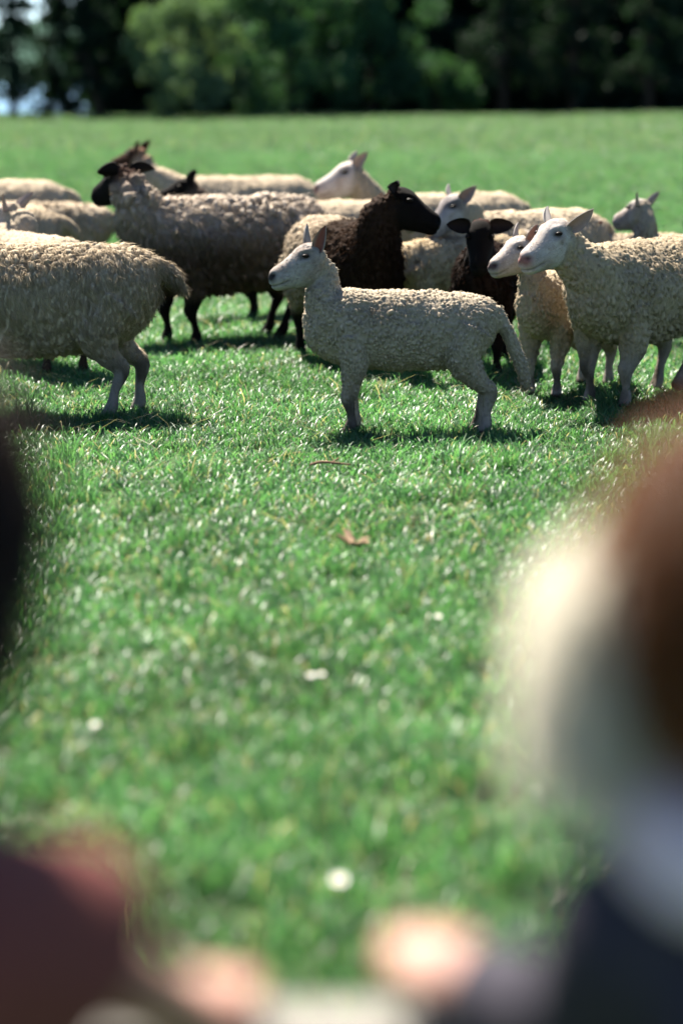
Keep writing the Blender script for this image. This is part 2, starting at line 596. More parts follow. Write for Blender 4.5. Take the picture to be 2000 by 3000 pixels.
def trunk_mesh(pts_list):
    s = Soup()
    for pts, rad in pts_list:
        s.tube(pts, rad, m=8, k=8)
    return np_mesh('trunk', np.vstack(s.V), [np.vstack(s.F3), np.vstack(s.F4)], [M_BARK])

def broad_tree(name, x, y, h, spread, base, n, leaf, c1, c2, seed, label, trunk_r=0.14, nclump=46, stems=1, group='trees and bushes along the far edge of the field'):
    r = np.random.default_rng(seed)
    z0 = float(gz(x, y))
    root = empty(name, (x, y, z0))
    tag(root, label, 'bush' if 'bush' in name else 'tree', group)
    u = r.random(nclump)
    zz = base + (h - base) * u
    prof = np.sin(np.pi * np.clip(0.12 + 0.86 * (zz - base) / (h - base), 0, 1)) ** 0.7
    a = r.random(nclump) * 2 * np.pi
    d = np.sqrt(r.random(nclump)) * spread * prof
    cen = np.column_stack([np.cos(a) * d, np.sin(a) * d, zz])
    rad = spread * (0.16 + 0.22 * r.random(nclump))
    V, F, C = leaf_cloud(cen, rad, n, leaf, c1, c2, seed + 1)
    obj('crown', np_mesh('crown', V, F, [M_LEAF], smooth=False, cols=C), root)
    parts = []
    for s in range(stems):
        ox, oy = (0, 0) if stems == 1 else (r.uniform(-.4, .4) * spread, r.uniform(-.3, .3) * spread)
        top = h * 0.8
        lean = r.normal(0, 0.06, 2) * h
        pts = [(ox, oy, -0.15), (ox + lean[0] * .2, oy + lean[1] * .2, top * 0.3), (ox + lean[0] * .6, oy + lean[1] * .6, top * .7), (ox + lean[0], oy + lean[1], top)]
        parts.append((pts, [trunk_r * 1.3, trunk_r, trunk_r * 0.6, trunk_r * 0.2]))
        for q in range(5):
            c = cen[r.integers(0, nclump)]
            f = 0.25 + 0.5 * r.random()
            s0 = np.array([ox + lean[0] * f, oy + lean[1] * f, top * f])
            parts.append(([s0, (s0 + c) / 2 + np.array([0, 0, 0.1 * spread]), c], [trunk_r * .45, trunk_r * .28, trunk_r * .08]))
    obj('trunk', trunk_mesh(parts), root)
    return root

def conifer(x, y, h, spread, base, n, seed, label, trunk_r=0.2, c1=(0.008, 0.022, 0.016), c2=(0.018, 0.040, 0.028)):
    r = np.random.default_rng(seed)
    root = empty('conifer_tree', (x, y, float(gz(x, y))))
    tag(root, label, 'tree', 'trees and bushes along the far edge of the field')
    cen, rad, limbs = [], [], []
    limbs.append(([(0, 0, -.2), (0.03, 0, h * .4), (0, 0.04, h * .8), (0, 0, h)], [trunk_r * 1.15, trunk_r * .85, trunk_r * .4, 0.03]))
    z = base
    while z < h * 0.97:
        f = (h - z) / (h - base)
        L = spread * (0.25 + 0.75 * f)
        for q in range(6):
            a = r.random() * 2 * np.pi
            l = L * (0.6 + 0.5 * r.random())
            e = np.array([math.cos(a) * l, math.sin(a) * l, z - 0.25 * l])
            limbs.append(([(0, 0, z), e * [.5, .5, 1] + [0, 0, .1], e], [0.04, 0.025, 0.01]))
            for t in (0.45, 0.75, 1.0):
                cen.append(np.array([e[0] * t, e[1] * t, z - 0.25 * l * t])); rad.append(0.28 + 0.22 * f)
        z += 0.55
    V, F, C = leaf_cloud(cen, rad, n, 0.17, c1, c2, seed + 3, droop=0.8)
    obj('crown', np_mesh('crown', V, F, [M_LEAF], smooth=False, cols=C), root)
    obj('trunk', trunk_mesh(limbs), root)
    return root

LIGHT1, LIGHT2 = (0.13, 0.20, 0.075), (0.24, 0.32, 0.14)
MID1, MID2 = (0.022, 0.068, 0.042), (0.050, 0.120, 0.068)
DARK1, DARK2 = (0.008, 0.022, 0.016), (0.015, 0.036, 0.025)

def build_trees():
    broad_tree('leafy_bush', -6.0, 95.5, 4.6, 2.6, 0.5, 11000, 0.17, (.085, .160, .090), (.165, .245, .150), 11, 'pale sunlit bush left of centre at the edge of the wood', 0.07, 40, 4)
    broad_tree('leafy_tree', -2.0, 97.5, 6.6, 3.3, 0.7, 12000, 0.18, (0.032, 0.095, 0.052), (0.075, 0.165, 0.088), 21, 'mid green broadleaf tree right behind the pale bush', 0.16)
    broad_tree('leafy_tree', 1.2, 99.5, 6.4, 2.9, 0.6, 9000, 0.18, MID1, MID2, 31, 'dark green broadleaf tree in the middle of the wood edge', 0.16)
    broad_tree('leafy_bush', 4.2, 97.0, 2.1, 1.5, 0.15, 5000, 0.14, (0.024, 0.070, 0.032), (0.055, 0.125, 0.055), 41, 'low green bush right of centre at the foot of the wood', 0.05, 30, 4)
    broad_tree('leafy_tree', -9.6, 97.5, 6.5, 1.7, 1.0, 7000, 0.17, DARK1, DARK2, 51, 'dark slender tree beside the pale bush, left of it', 0.17)
    conifer(6.4, 98.0, 9.0, 1.7, 1.7, 5500, 61, 'dark conifer with a bare straight trunk right of the low green bush', 0.2)
    conifer(9.3, 99.0, 9.0, 1.9, 1.3, 5500, 71, 'dark conifer second from the right edge of the wood', 0.17)
    conifer(12.3, 98.5, 9.0, 1.9, 1.5, 5500, 81, 'dark conifer at the right edge of the picture', 0.19)
    conifer(-13.1, 98.0, 8.5, 1.3, 1.2, 4200, 91, 'sparse conifer at the left edge with blue showing beside it', 0.16)
    conifer(-11.3, 101.0, 8.5, 1.3, .6, 5200, 95, 'thin conifer standing in the blue gap on the left', 0.12)
    broad_tree('leafy_tree', -12.3, 103.5, 7.5, 1.25, 0.7, 3600, 0.2, DARK1, DARK2, 57, 'small dark tree between the two conifers in the blue gap', 0.1)
    # the wood behind: one dark mass that nobody could count
    r = np.random.default_rng(77)
    n = 800
    cx = r.uniform(-10.3, 20, n); cyy = r.uniform(103.5, 111, n); cz = np.where(r.random(n) < .35, r.uniform(-.3, 1.0, n), r.uniform(0.2, 8.0, n))
    gx, gzz = np.meshgrid(np.arange(-10, 20.5, 1.0), np.arange(0.2, 9.5, 1.0))
    k = gx.size
    cx = np.concatenate([cx, gx.ravel() + r.uniform(-.3, .3, k)]); cyy = np.concatenate([cyy, r.uniform(105, 108, k)]); cz = np.concatenate([cz, gzz.ravel() + r.uniform(-.3, .3, k)])
    n += k
    V, F, C = leaf_cloud(np.column_stack([cx, cyy, cz]), r.uniform(0.8, 1.4, n), 90000, 0.55, DARK1, DARK2, 78)
    o = obj('dark_wood', np_mesh('dark_wood', V, F, [M_LEAF], smooth=False, cols=C))
    tag(o, 'deep dark wood behind the trees along the field', 'wood', kind='stuff')

build_trees()

# ------------------------------------------------------------------ sheep
EWE = dict(
    area=2.2, spine=[(-.555, .545, .05, .06), (-.515, .53, .13, .13), (-.42, .505, .18, .19), (-.28, .485, .205, .215), (-.08, .472, .215, .228),
           (.12, .474, .21, .226), (.27, .488, .19, .212), (.39, .50, .155, .188), (.475, .505, .10, .13), (.51, .505, .045, .06)],
    front=[(.27, .10, .44, .092), (.255, .118, .31, .070), (.28, .105, .20, .043), (.295, .10, .168, .041), (.284, .097, .10, .0245), (.285, .097, .052, .030), (.31, .097, .0, .031)],
    hind=[(-.37, .09, .48, .118), (-.32, .118, .36, .094), (-.39, .110, .255, .054), (-.44, .10, .208, .042), (-.42, .098, .12, .027), (-.415, .098, .055, .032), (-.388, .098, .0, .032)],
    neck0=(.33, 0, .50), neck_r=(.165, .125, .095, .076), poll=(.63, 0, .80), L=.238,
    tail=[(-.53, 0, .60), (-.58, 0, .585), (-.625, 0, .545), (-.645, 0, .50)], tail_r=(.05, .045, .038, .022), woolz=.235)
LAMB = dict(
    area=1.0, spine=[(-.292, .43, .035, .04), (-.265, .425, .085, .085), (-.20, .405, .115, .12), (-.09, .392, .128, .147), (.03, .389, .13, .152),
           (.15, .392, .128, .152), (.25, .40, .118, .15), (.335, .405, .098, .135), (.40, .405, .068, .105), (.435, .405, .03, .045)],
    front=[(.25, .055, .37, .070), (.245, .070, .27, .054), (.258, .068, .175, .036), (.268, .066, .145, .034), (.256, .063, .085, .0215), (.256, .063, .045, .026), (.274, .063, .0, .027)],
    hind=[(-.185, .050, .40, .086), (-.155, .072, .30, .070), (-.215, .072, .205, .045), (-.258, .068, .168, .036), (-.246, .065, .095, .0245), (-.243, .065, .045, .028), (-.226, .065, .0, .028)],
    neck0=(.29, 0, .44), neck_r=(.110, .077, .051, .045), poll=(.40, 0, .685), L=.200,
    tail=[(-.275, 0, .475), (-.315, 0, .40), (-.36, 0, .30), (-.395, 0, .20), (-.40, 0, .165)], tail_r=(.030, .029, .028, .026, .016), woolz=.15)

HEAD = [(-.14, -.15, .12, .13), (-.08, -.15, .20, .22), (.06, -.16, .25, .30), (.25, -.205, .26, .352), (.42, -.235, .232, .318), (.60, -.262, .20, .262),
        (.76, -.275, .185, .226), (.90, -.287, .172, .200), (.975, -.294, .145, .160), (1.02, -.296, .085, .092)]

def head_matrix(yaw, pitch, roll):
    m = Matrix.Rotation(yaw, 3, 'Z') @ Matrix.Rotation(-pitch, 3, 'Y') @ Matrix.Rotation(roll, 3, 'X')
    return np.array(m)

def ear_mesh(L, side, direction, face, length, width, outer, inner, curl=0.25):
    """leaf shaped, cupped ear: outer skin and inner skin, with thickness; direction / face in head space"""
    d = nrm(np.asarray(direction, float) * [1, side, 1])
    f = np.asarray(face, float) * [1, side, 1]
    f = nrm(f - np.dot(f, d) * d)
    s = np.cross(d, f)
    nu, nv = 12, 9
    u = np.linspace(0, 1, nu)[:, None]
    v = np.linspace(-1, 1, nv)[None, :]
    w = width * (np.sin(np.pi * np.clip(u, 0, 1) ** 0.80) ** 0.60 * 0.5 + 0.20 * (1 - u) ** 2)
    w = np.where(u > .97, width * .03, w)
    cup = (v ** 2) * w * 0.75 * (1 - 0.35 * u)
    x = u * length * (1 - 0.03 * v ** 2)
    off = cup - 0.25 * curl * length * u ** 2
    P = x[..., None] * d + (v * w)[..., None] * s + off[..., None] * f
    th = 0.0035 * (1 - 0.4 * u) * np.ones_like(v)
    Q = P - (th * 2.0)[..., None] * f
    V = np.vstack([P.reshape(-1, 3), Q.reshape(-1, 3)])
    i = np.arange(nu - 1)[:, None] * nv + np.arange(nv - 1)[None, :]
    q = np.stack([i, i + 1, i + nv + 1, i + nv], -1).reshape(-1, 4)
    m = nu * nv
    q2 = q[:, ::-1] + m
    ring = np.concatenate([np.arange(nv), np.arange(1, nu) * nv + nv - 1, (nu - 1) * nv + np.arange(nv - 2, -1, -1), np.arange(nu - 2, 0, -1) * nv])
    r2 = np.roll(ring, -1)
    e = np.stack([ring, r2, r2 + m, ring + m], -1)
    vv = np.abs(np.repeat(v, nu, 0)).ravel()[:, None]
    ci = np.asarray(inner)[None, :] * (1 - smooth01(vv, .55, .98)) + np.asarray(outer)[None, :] * smooth01(vv, .55, .98)
    C = np.vstack([ci, np.repeat(np.asarray(outer)[None, :], m, 0)])
    return V, np.vstack([q, q2, e]), C

def locks(P, Nn, T, length, width, lift, curl, tips, seed):
    """wool fibres in fine ribbons that lean together into staples; T = lie of the fleece, tips = tip point of the own staple"""
    r = np.random.default_rng(seed)
    n = len(P)
    length = length * (0.6 + 0.8 * r.random(n))
    width = width * (0.6 + 0.8 * r.random(n))
    lf = np.clip(lift + r.normal(0, 0.10, n), 0.10, 1.0)
    side = np.cross(Nn, T)
    rnd = nrm(side + .35 * r.normal(0, 1, (n, 3)))
    to = tips - P
    to = to - np.sum(to * Nn, 1)[:, None] * Nn
    to = to * np.minimum(1.0, .012 / np.maximum(np.linalg.norm(to, axis=1), 1e-6))[:, None]
    ph = r.random(n) * 6.28
    def centre(t):
        return P + Nn * (lf * t * (1 - .3 * t) * length - .0015)[:, None] + T * (t ** 1.2 * (1 - .45 * lf) * length)[:, None] + to * (.8 * t) \
            + side * (curl * width * np.sin(ph + 5 * t) * t ** .5)[:, None]
    V = []
    for t, w in ((0.0, .9), (.55, 1.0)):
        c = centre(t)
        V += [c - rnd * (width * w * .5)[:, None], c + rnd * (width * w * .5)[:, None]]
    V.append(centre(1.0))
    V = np.stack(V, 1).reshape(-1, 3)
    o = np.arange(n)[:, None] * 5
    Q = o + np.array([[0, 2, 3, 1]])
    Tn = o + np.array([[3, 2, 4]])
    tl = np.tile(np.array([0, 0, .55, .55, 1.0]), n)
    nv = Nn[:, None, :] + rnd[:, None, :] * np.array([-.45, .45, -.5, .5, 0])[None, :, None] + .25 * T[:, None, :] * np.array([0, 0, .5, .5, 1.0])[None, :, None]
    nv = nv + .18 * r.normal(0, 1, (n, 1, 3))
    return V, Q, Tn, 5, tl, r.random(n), nv.reshape(-1, 3)

def lerp3(a, b, f):
    return np.asarray(a)[None, :] * (1 - f)[:, None] + np.asarray(b)[None, :] * f[:, None]

def make_sheep(label, base, loc, heading, scale=1.0, poll=None, yaw=0, pitch=-28, roll=0, feet=((0, 0, 0),) * 4,
               wool=(.60, .53, .42), rear=None, face=(.66, .60, .55), leg=None, nose=(.10, .07, .065), dirt=(.30, .24, .17),
               n_locks=5000, lock=(.035, .010, .6, .5, 6), voxel=.011, seed=1, name='sheep', ear=(-.35, .75, .45), ear_face=(.75, .45, .1),
               ear_len=.46, ear_w=.24, ear_in=(.52, .42, .37), tail=True, fluff=0.0, furrow=.014, staple=(.024, 1.5, .007), cap=None, stain=None, ear2=None, face_patch=None, wool_face=0.10, sunlit_tint=None, L=None, n_fuzz=0, fleece_n=.40):
    """feet: offsets of front near(left, +y), front right, hind left, hind right in the sheep's own space"""
    S = Soup()
    sp = np.array(base['spine'], float)
    sp[:, 2:] += fluff * np.clip(sp[:, 2:] / .12, 0, 1)
    D = catmull(sp, 26)
    z = np.zeros(len(D))
    S.loft(np.column_stack([D[:, 0], z, D[:, 1]]), np.column_stack([z, D[:, 2], z]), np.column_stack([z, z, D[:, 3]]), 24, 0)
    L = L or base['L']
    hp = np.array(poll if poll is not None else base['poll'], float)
    HM = head_matrix(R(yaw), R(pitch), R(roll))
    H = catmull(np.array(HEAD) * [1, 1.05, 1.10, 1.10], 22) * L
    z = np.zeros(len(H))
    C = np.column_stack([H[:, 0], z, H[:, 1]]) @ HM.T + hp
    S.loft(C, np.column_stack([z, H[:, 2], z]) @ HM.T, np.column_stack([z, z, H[:, 3]]) @ HM.T, 18, 2)
    # neck
    n0 = np.array(base['neck0'], float)
    n3 = hp + HM @ np.array([.04 * L, 0, -.20 * L])
    ln = np.linalg.norm(n3 - n0)
    n1 = n0 + nrm(np.array([.75, 0, .65])) * ln * .38
    back = HM @ np.array([-.30, 0, -.95])
    n2 = n3 + nrm(back) * ln * .28
    nr = np.array(base['neck_r']) + fluff
    S.tube([n0, n1, n2, n3], nr, m=16, k=18, part=1, up=(0, 1, 0))
    # legs
    for li, (key, sgn) in enumerate((('front', 1), ('front', -1), ('hind', 1), ('hind', -1))):
        pts = np.array(base[key], float)
        pts[:, 1] *= sgn
        f = np.clip(1 - pts[:, 2] / pts[0, 2], 0, 1) ** 0.9
        off = np.array(feet[li], float)
        pts[:, :3] += off[None, :] * f[:, None]
        pts[:, 3] *= np.array([1.08, 1.05, .95, .85, .72, .86, .92])
        S.tube(pts[:, :3], pts[:, 3], m=22, k=12, part=3 + li, up=(1, 0, 0))
    if tail:
        S.tube(base['tail'], base['tail_r'], m=12, k=10, part=7, up=(0, 1, 0))
    V, F4, F3 = fuse(S, voxel, 5)
    Nn = vert_normals(V, F4, F3)
    sam = np.array(S.samples)
    # nearest part
    best = np.full(len(V), 1e9); part = np.zeros(len(V), int); pt = np.zeros(len(V))
    for s in sam:
        d = np.sqrt(((V - s[:3]) ** 2).sum(1)) - s[3]
        m = d < best
        best[m] = d[m]; part[m] = int(s[4]); pt[m] = s[5]
    hl = (V - hp) @ HM / L                       # head space, in head lengths
    headw = (part == 2) | ((hl[:, 0] > -.25) & (np.abs(hl[:, 1]) < .45) & (hl[:, 2] > -.66) & (hl[:, 0] < 1.3) & (part == 1))
    facew = np.where(headw, smooth01(hl[:, 0] + 0.45 * (hl[:, 2] + .1) + .12 * (vnoise(V, 30.0) - .5), wool_face - .14, wool_face + .10), 0.0)
    legw = np.where((part >= 3) & (part <= 6), smooth01(base['woolz'] - V[:, 2] + .05 * (vnoise(V + 6, 24.0) - .5), -.05, .05), 0.0)
    legw = np.maximum(legw, smooth01(base['woolz'] * .8 - V[:, 2], -.01, .02) * (part != 7))
    wv = np.clip(1 - np.maximum(facew, legw), 0, 1)
    # fleece: staples as pillows with clefts between them
    cell, stretch, relief = staple
    rs = np.random.default_rng(seed + 77)
    warp = np.stack([vnoise(V + 11.3, 14.0), vnoise(V + 4.9, 14.0), vnoise(V + 8.1, 14.0)], 1) - .5
    aniso = np.array([1.0, 1.0, 1.0 / stretch])
    Qv = (V + warp * cell * 1.6) * aniso
    n_seed = int(min(len(V) * .5, 1.35 * base['area'] / (cell * cell * stretch)))
    sid = rs.choice(len(V), n_seed, replace=False)
    kd = KDTree(n_seed)
    for q, c in enumerate(sid):
        kd.insert(Qv[c], q)
    kd.balance()
    own = np.zeros(len(V), int); gap = np.zeros(len(V))
    for q in range(len(V)):
        f = kd.find_n(Qv[q], 2)
        own[q] = f[0][1]; gap[q] = f[1][2] - f[0][2]
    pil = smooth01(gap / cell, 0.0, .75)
    fn = vnoise(V + 3.1, (16, 16, 7)) - .5
    cr = 1 - np.abs(2 * vnoise(V + warp * .03 + seed * .13, (15, 6, 4)) - 1)
    crease = smooth01(cr, .78, 1.0) * (.4 + .9 * vnoise(V + 14.0, 5.0))
    rel_var = .45 + 1.1 * vnoise(V + 17.0, 8.0)
    V0 = V
    V = V + Nn * ((furrow * fn - .007 * crease + relief * rel_var * (pil - .55) * (.6 + .8 * rs.random(n_seed)[own])) * wv)[:, None]
    # face modelling: eye sockets, brow, nostrils, mouth
    ay = np.abs(hl[:, 1])
    def blob(c, r):
        return np.exp(-(((hl[:, 0] - c[0]) / r[0]) ** 2 + ((ay - c[1]) / r[1]) ** 2 + ((hl[:, 2] - c[2]) / r[2]) ** 2)) * headw
    eye_c = (.315, .262, -.01)
    disp = -.05 * blob(eye_c, (.085, .12, .05)) + .040 * blob((.30, .22, .075), (.12, .09, .035)) + .02 * blob((.36, .23, -.11), (.10, .09, .045))
    nostril = blob((.955, .10, -.195), (.045, .05, .034))
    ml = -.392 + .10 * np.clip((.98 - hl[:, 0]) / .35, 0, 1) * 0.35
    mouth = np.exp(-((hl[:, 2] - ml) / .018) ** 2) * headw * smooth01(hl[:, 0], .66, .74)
    disp += -.045 * nostril - .022 * mouth - .015 * blob((.70, .16, -.22), (.12, .06, .06))
    V = V + Nn * (disp * L)[:, None]
    Nn = vert_normals(V, F4, F3)
    # colours
    leg = leg if leg is not None else face
    rear = rear if rear is not None else wool
    fx = smooth01(V[:, 0] + .06 * (fn * 2), -.16, .10) if rear is not wool else np.ones(len(V))
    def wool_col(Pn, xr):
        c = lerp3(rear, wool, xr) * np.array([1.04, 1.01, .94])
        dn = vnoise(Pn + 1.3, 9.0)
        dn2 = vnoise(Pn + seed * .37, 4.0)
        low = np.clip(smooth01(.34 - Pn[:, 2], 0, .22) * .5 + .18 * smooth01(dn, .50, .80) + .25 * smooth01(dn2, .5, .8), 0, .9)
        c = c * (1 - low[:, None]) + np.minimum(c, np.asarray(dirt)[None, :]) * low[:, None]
        if stain is not None:
            c0, rr, cc = stain
            k = np.exp(-(((Pn - np.asarray(c0)) / np.asarray(rr)) ** 2).sum(1))
            c = c * (1 - k[:, None]) + np.asarray(cc)[None, :] * k[:, None]
        if sunlit_tint is not None:  # paler upper fleece: sunlight on the back painted into the wool colour
            k = smooth01(Pn[:, 2], sunlit_tint[0], sunlit_tint[1])
            c = c * (1 - k[:, None]) + np.asarray(sunlit_tint[2])[None, :] * k[:, None]
        if cap is not None:
            k = np.exp(-(np.linalg.norm(Pn - hp, axis=1) / cap[0]) ** 2)
            c = c * (1 - k[:, None]) + np.asarray(cap[1])[None, :] * k[:, None]
        return c
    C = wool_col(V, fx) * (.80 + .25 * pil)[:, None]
    fc = np.repeat(np.asarray(face, float)[None, :], len(V), 0)
    if face_patch is not None:
        k = smooth01(vnoise(V + 5, 16.0), .50, .66)
        fc = fc * (1 - k[:, None]) + np.asarray(face_patch)[None, :] * k[:, None]
    tn = .55 * smooth01(vnoise(V + 21.0 + seed, 22.0), .40, .80) + .30 * smooth01(vnoise(V + seed, 60.0), .45, .85)
    fc = fc * (1 - .42 * tn[:, None] * np.array([.8, 1.0, 1.15])[None, :])
    eyer = blob(eye_c, (.10, .14, .055))
    fc = fc * (1 - .75 * np.clip(eyer, 0, 1)[:, None])
    nz = np.clip(blob((1.0, .06, -.225), (.095, .13, .085)) * 1.3, 0, 1)
    fc = fc * (1 - nz[:, None]) + np.asarray(nose)[None, :] * nz[:, None]
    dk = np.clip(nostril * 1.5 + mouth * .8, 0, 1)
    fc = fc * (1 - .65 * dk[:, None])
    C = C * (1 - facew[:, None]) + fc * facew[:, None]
    lc = np.repeat(np.asarray(leg, float)[None, :], len(V), 0)
    patch = smooth01(vnoise(V + 2.2 + seed, (22, 22, 11)), .50, .68)[:, None] * .75
    lc = lc * (1 - patch) + np.minimum(lc, np.array([.07, .055, .04])) * patch
    hoof = smooth01(.035 - V[:, 2], 0, .015)[:, None]
    lc = lc * (1 - hoof) + np.array([.05, .04, .03]) * hoof
    C = C * (1 - legw[:, None]) + lc * legw[:, None]
    x, y = loc
    root = empty(name, (x, y, float(gz(x, y))), R(heading), scale)
    tag(root, label, 'sheep' if name == 'sheep' else 'lamb', 'the flock in the field')
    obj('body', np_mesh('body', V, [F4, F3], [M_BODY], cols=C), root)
    # fleece
    n_locks = int(n_locks * fleece_n)
    r = np.random.default_rng(seed)
    if n_locks:
        T3 = np.vstack([F4[:, [0, 1, 2]], F4[:, [0, 2, 3]], F3])
        a = np.linalg.norm(np.cross(V[T3[:, 1]] - V[T3[:, 0]], V[T3[:, 2]] - V[T3[:, 0]]), axis=1)
        w3 = wv[T3].mean(1)
        w3 = np.where(w3 > .25, w3, 0)
        inside = V[T3[:, 0]][:, 2] > 0.04
        pr = a * w3 * inside
        pr /= pr.sum()
        t = r.choice(len(T3), n_locks, p=pr)
        b = r.random((n_locks, 2)); m = b.sum(1) > 1; b[m] = 1 - b[m]
        b = np.column_stack([1 - b.sum(1), b])
        P = (V[T3[t]] * b[:, :, None]).sum(1)
        Np = nrm((Nn[T3[t]] * b[:, :, None]).sum(1))
        wp = (wv[T3[t]] * b).sum(1)
        lie = np.array([-.35, 0, -1.0])[None, :] + Np * [0, .5, 0] + r.normal(0, .22, (n_locks, 3))
        T = nrm(lie - np.sum(lie * Np, 1)[:, None] * Np)
        ll, lw, lift, curl = lock
        hd_ = np.linalg.norm(P - hp, axis=1) / L
        thin = 0.30 + 0.70 * smooth01(hd_, .35, 1.1)      # shorter about the head
        thin = thin * (0.35 + 0.65 * smooth01(P[:, 2], base['woolz'] * .9, base['woolz'] * 1.9)) * (.25 + .75 * wp)
        ow = own[T3[t, 0]]
        cv = rs.random(n_seed)[ow]
        LV, LQ, LT, k, tl, rv, nv = locks(P, Np, T, ll * thin, lw * (0.7 + .3 * thin), lift, curl, V[sid][ow] + T * (ll * .5), seed + 5)
        xr = smooth01(P[:, 0] + .12 * (cv - .5), -.16, .10) if rear is not wool else np.ones(n_locks)
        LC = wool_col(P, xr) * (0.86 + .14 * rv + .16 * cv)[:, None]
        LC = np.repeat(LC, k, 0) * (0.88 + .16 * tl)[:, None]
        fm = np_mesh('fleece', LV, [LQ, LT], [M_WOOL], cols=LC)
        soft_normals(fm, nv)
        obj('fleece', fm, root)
    if n_fuzz:
        w3 = np.clip(1.15 - wv[T3].mean(1), 0, 1) * (V[T3[:, 0]][:, 2] > .03) * (hl[T3[:, 0]][:, 0] < .90)
        pr = a * w3; pr /= pr.sum()
        t = r.choice(len(T3), n_fuzz, p=pr)
        b = r.random((n_fuzz, 2)); m = b.sum(1) > 1; b[m] = 1 - b[m]
        b = np.column_stack([1 - b.sum(1), b])
        P = (V[T3[t]] * b[:, :, None]).sum(1)
        Np = nrm((Nn[T3[t]] * b[:, :, None]).sum(1))
        keep = np.abs(((P - hp) @ HM / L - np.array([.315, 0, -.01])) * [1 / .11, 0, 1 / .075]).max(1) > 1
        P, Np, t = P[keep], Np[keep], t[keep]
        lie = np.where((P[:, 2] < .35)[:, None], np.array([-.1, 0, -1.0])[None, :], (HM @ np.array([-1.0, 0, -.25]))[None, :]) + r.normal(0, .2, (len(P), 3))
        T = nrm(lie - np.sum(lie * Np, 1)[:, None] * Np)
        LV, LQ, LT, k, tl, rv, nv = locks(P, Np, T, np.full(len(P), .0115), np.full(len(P), .0026), .26, .3, P, seed + 9)
        LC = np.repeat(C[T3[t, 0]] * (.85 + .4 * rv)[:, None], k, 0)
        fm = np_mesh('short_hair', LV, [LQ, LT], [M_WOOL], cols=LC)
        soft_normals(fm, nv)
        obj('short_hair', fm, root)
    # ears and eyes
    for s in (1, -1):
        dd = ear if (s == 1 or ear2 is None) else ear2
        EV, EF, EC = ear_mesh(L, s, dd, ear_face, ear_len * L, ear_w * L, np.asarray(face) * .92, ear_in)
        EV = (EV + np.array([.03, .17 * s, -.03]) * L) @ HM.T + hp
        obj('ear', np_mesh('ear', EV, EF, [M_EAR], cols=EC), root)
        u, v = np.meshgrid(np.linspace(0, np.pi, 9), np.linspace(0, 2 * np.pi, 14, endpoint=False), indexing='ij')
        E = np.stack([np.sin(u) * np.cos(v) * .070, np.cos(u) * .05 * np.ones_like(v), np.sin(u) * np.sin(v) * .036], -1).reshape(-1, 3)
        E = E @ np.array(Matrix.Rotation(R(-18), 3, 'Y')).T
        E = (E + np.array([.315, .243 * s, -.01])) * L @ HM.T + hp
        i = np.arange(8)[:, None] * 14 + np.arange(14)[None, :]
        j = np.arange(8)[:, None] * 14 + (np.arange(14)[None, :] + 1) % 14
        EFc = np.stack([i, j, j + 14, i + 14], -1).reshape(-1, 4)
        obj('eye', np_mesh('eye', E, EFc, [M_EYE]), root)
    return root

CREAM = (.58, .485, .37)
BLACK = (.010, .008, .007)
UP = (-.25, .50, .80)

SHORT = (.0115, .0030, .30, .9)
STAPLE = (.036, .0026, .15, 2.6)
CURLY = (.020, .0036, .24, 2.0)
FARW = (.024, .0055, .20, 1.2)

make_sheep('cream lamb standing side-on in front of the flock, long woolly tail hanging', LAMB, (.300, 9.22), 180, 1.03, yaw=22, pitch=-15, poll=(.385, 0, .688),
           feet=((.0, 0, 0), (-.02, 0, 0), (.0, 0, 0), (.02, 0, 0)), n_locks=42000, lock=SHORT, voxel=.0052, seed=11, name='lamb', staple=(.0135, 1.35, .0078), n_fuzz=15000,
           wool=(.56, .485, .39), face=(.52, .47, .43), ear=(-.30, .40, .88), ear2=(-.15, .42, .88), ear_face=(.8, .55, 0), ear_len=.54, ear_w=.22, ear_in=(.36, .15, .12), nose=(.05, .045, .045),
           leg=(.42, .36, .30), furrow=.008, wool_face=-.02)
make_sheep('big cream ewe at the left edge, rump and short tail to the middle', EWE, (-1.28, 9.70), 181, 1.0, poll=(.68, 0, .78), yaw=10,
           feet=((.02, 0, 0), (.06, 0, 0), (.06, .02, 0), (-.05, .0, 0)), n_locks=42000, lock=STAPLE, voxel=.0075, seed=21, staple=(.021, 3.6, .011), n_fuzz=7000, fleece_n=1.1,
           wool=(.58, .485, .37), face=(.62, .56, .50), leg=(.30, .27, .24), stain=((-.60, 0, .40), (.06, .12, .22), (.07, .055, .04)))
make_sheep('cream ewe at the right edge, white face looking left, beside the white lamb', EWE, (1.27, 10.20), 232, .98, poll=(.56, -.06, .78), yaw=-12, pitch=-18, L=.25,
           feet=((.0, 0, 0), (-.03, 0, 0), (.22, -.02, .05), (.12, .0, 0)), n_locks=42000, lock=CURLY, voxel=.0072, seed=31, staple=(.023, 1.7, .012), n_fuzz=15000,
           wool=(.53, .445, .33), face=(.64, .58, .54), leg=(.36, .305, .25), nose=(.34, .17, .15), ear=(-.55, .75, .45), ear_face=(.6, .5, -.3), ear_len=.54, ear_w=.22)
make_sheep('small white-faced lamb pressed against the right ewe, tan wool on its neck', LAMB, (1.00, 10.50), 238, 1.0, poll=(.39, -.035, .675), yaw=-20, pitch=-15,
           n_locks=20000, lock=SHORT, voxel=.0065, seed=41, name='lamb', wool=(.58, .48, .35), face=(.68, .61, .56), leg=(.44, .39, .34), staple=(.018, 1.8, .009), n_fuzz=7000,
           ear=(-.45, .35, .85), ear_face=(.6, .7, 0), ear_len=.46, ear_w=.20, ear_in=(.60, .33, .25), nose=(.12, .08, .08), wool_face=.06)
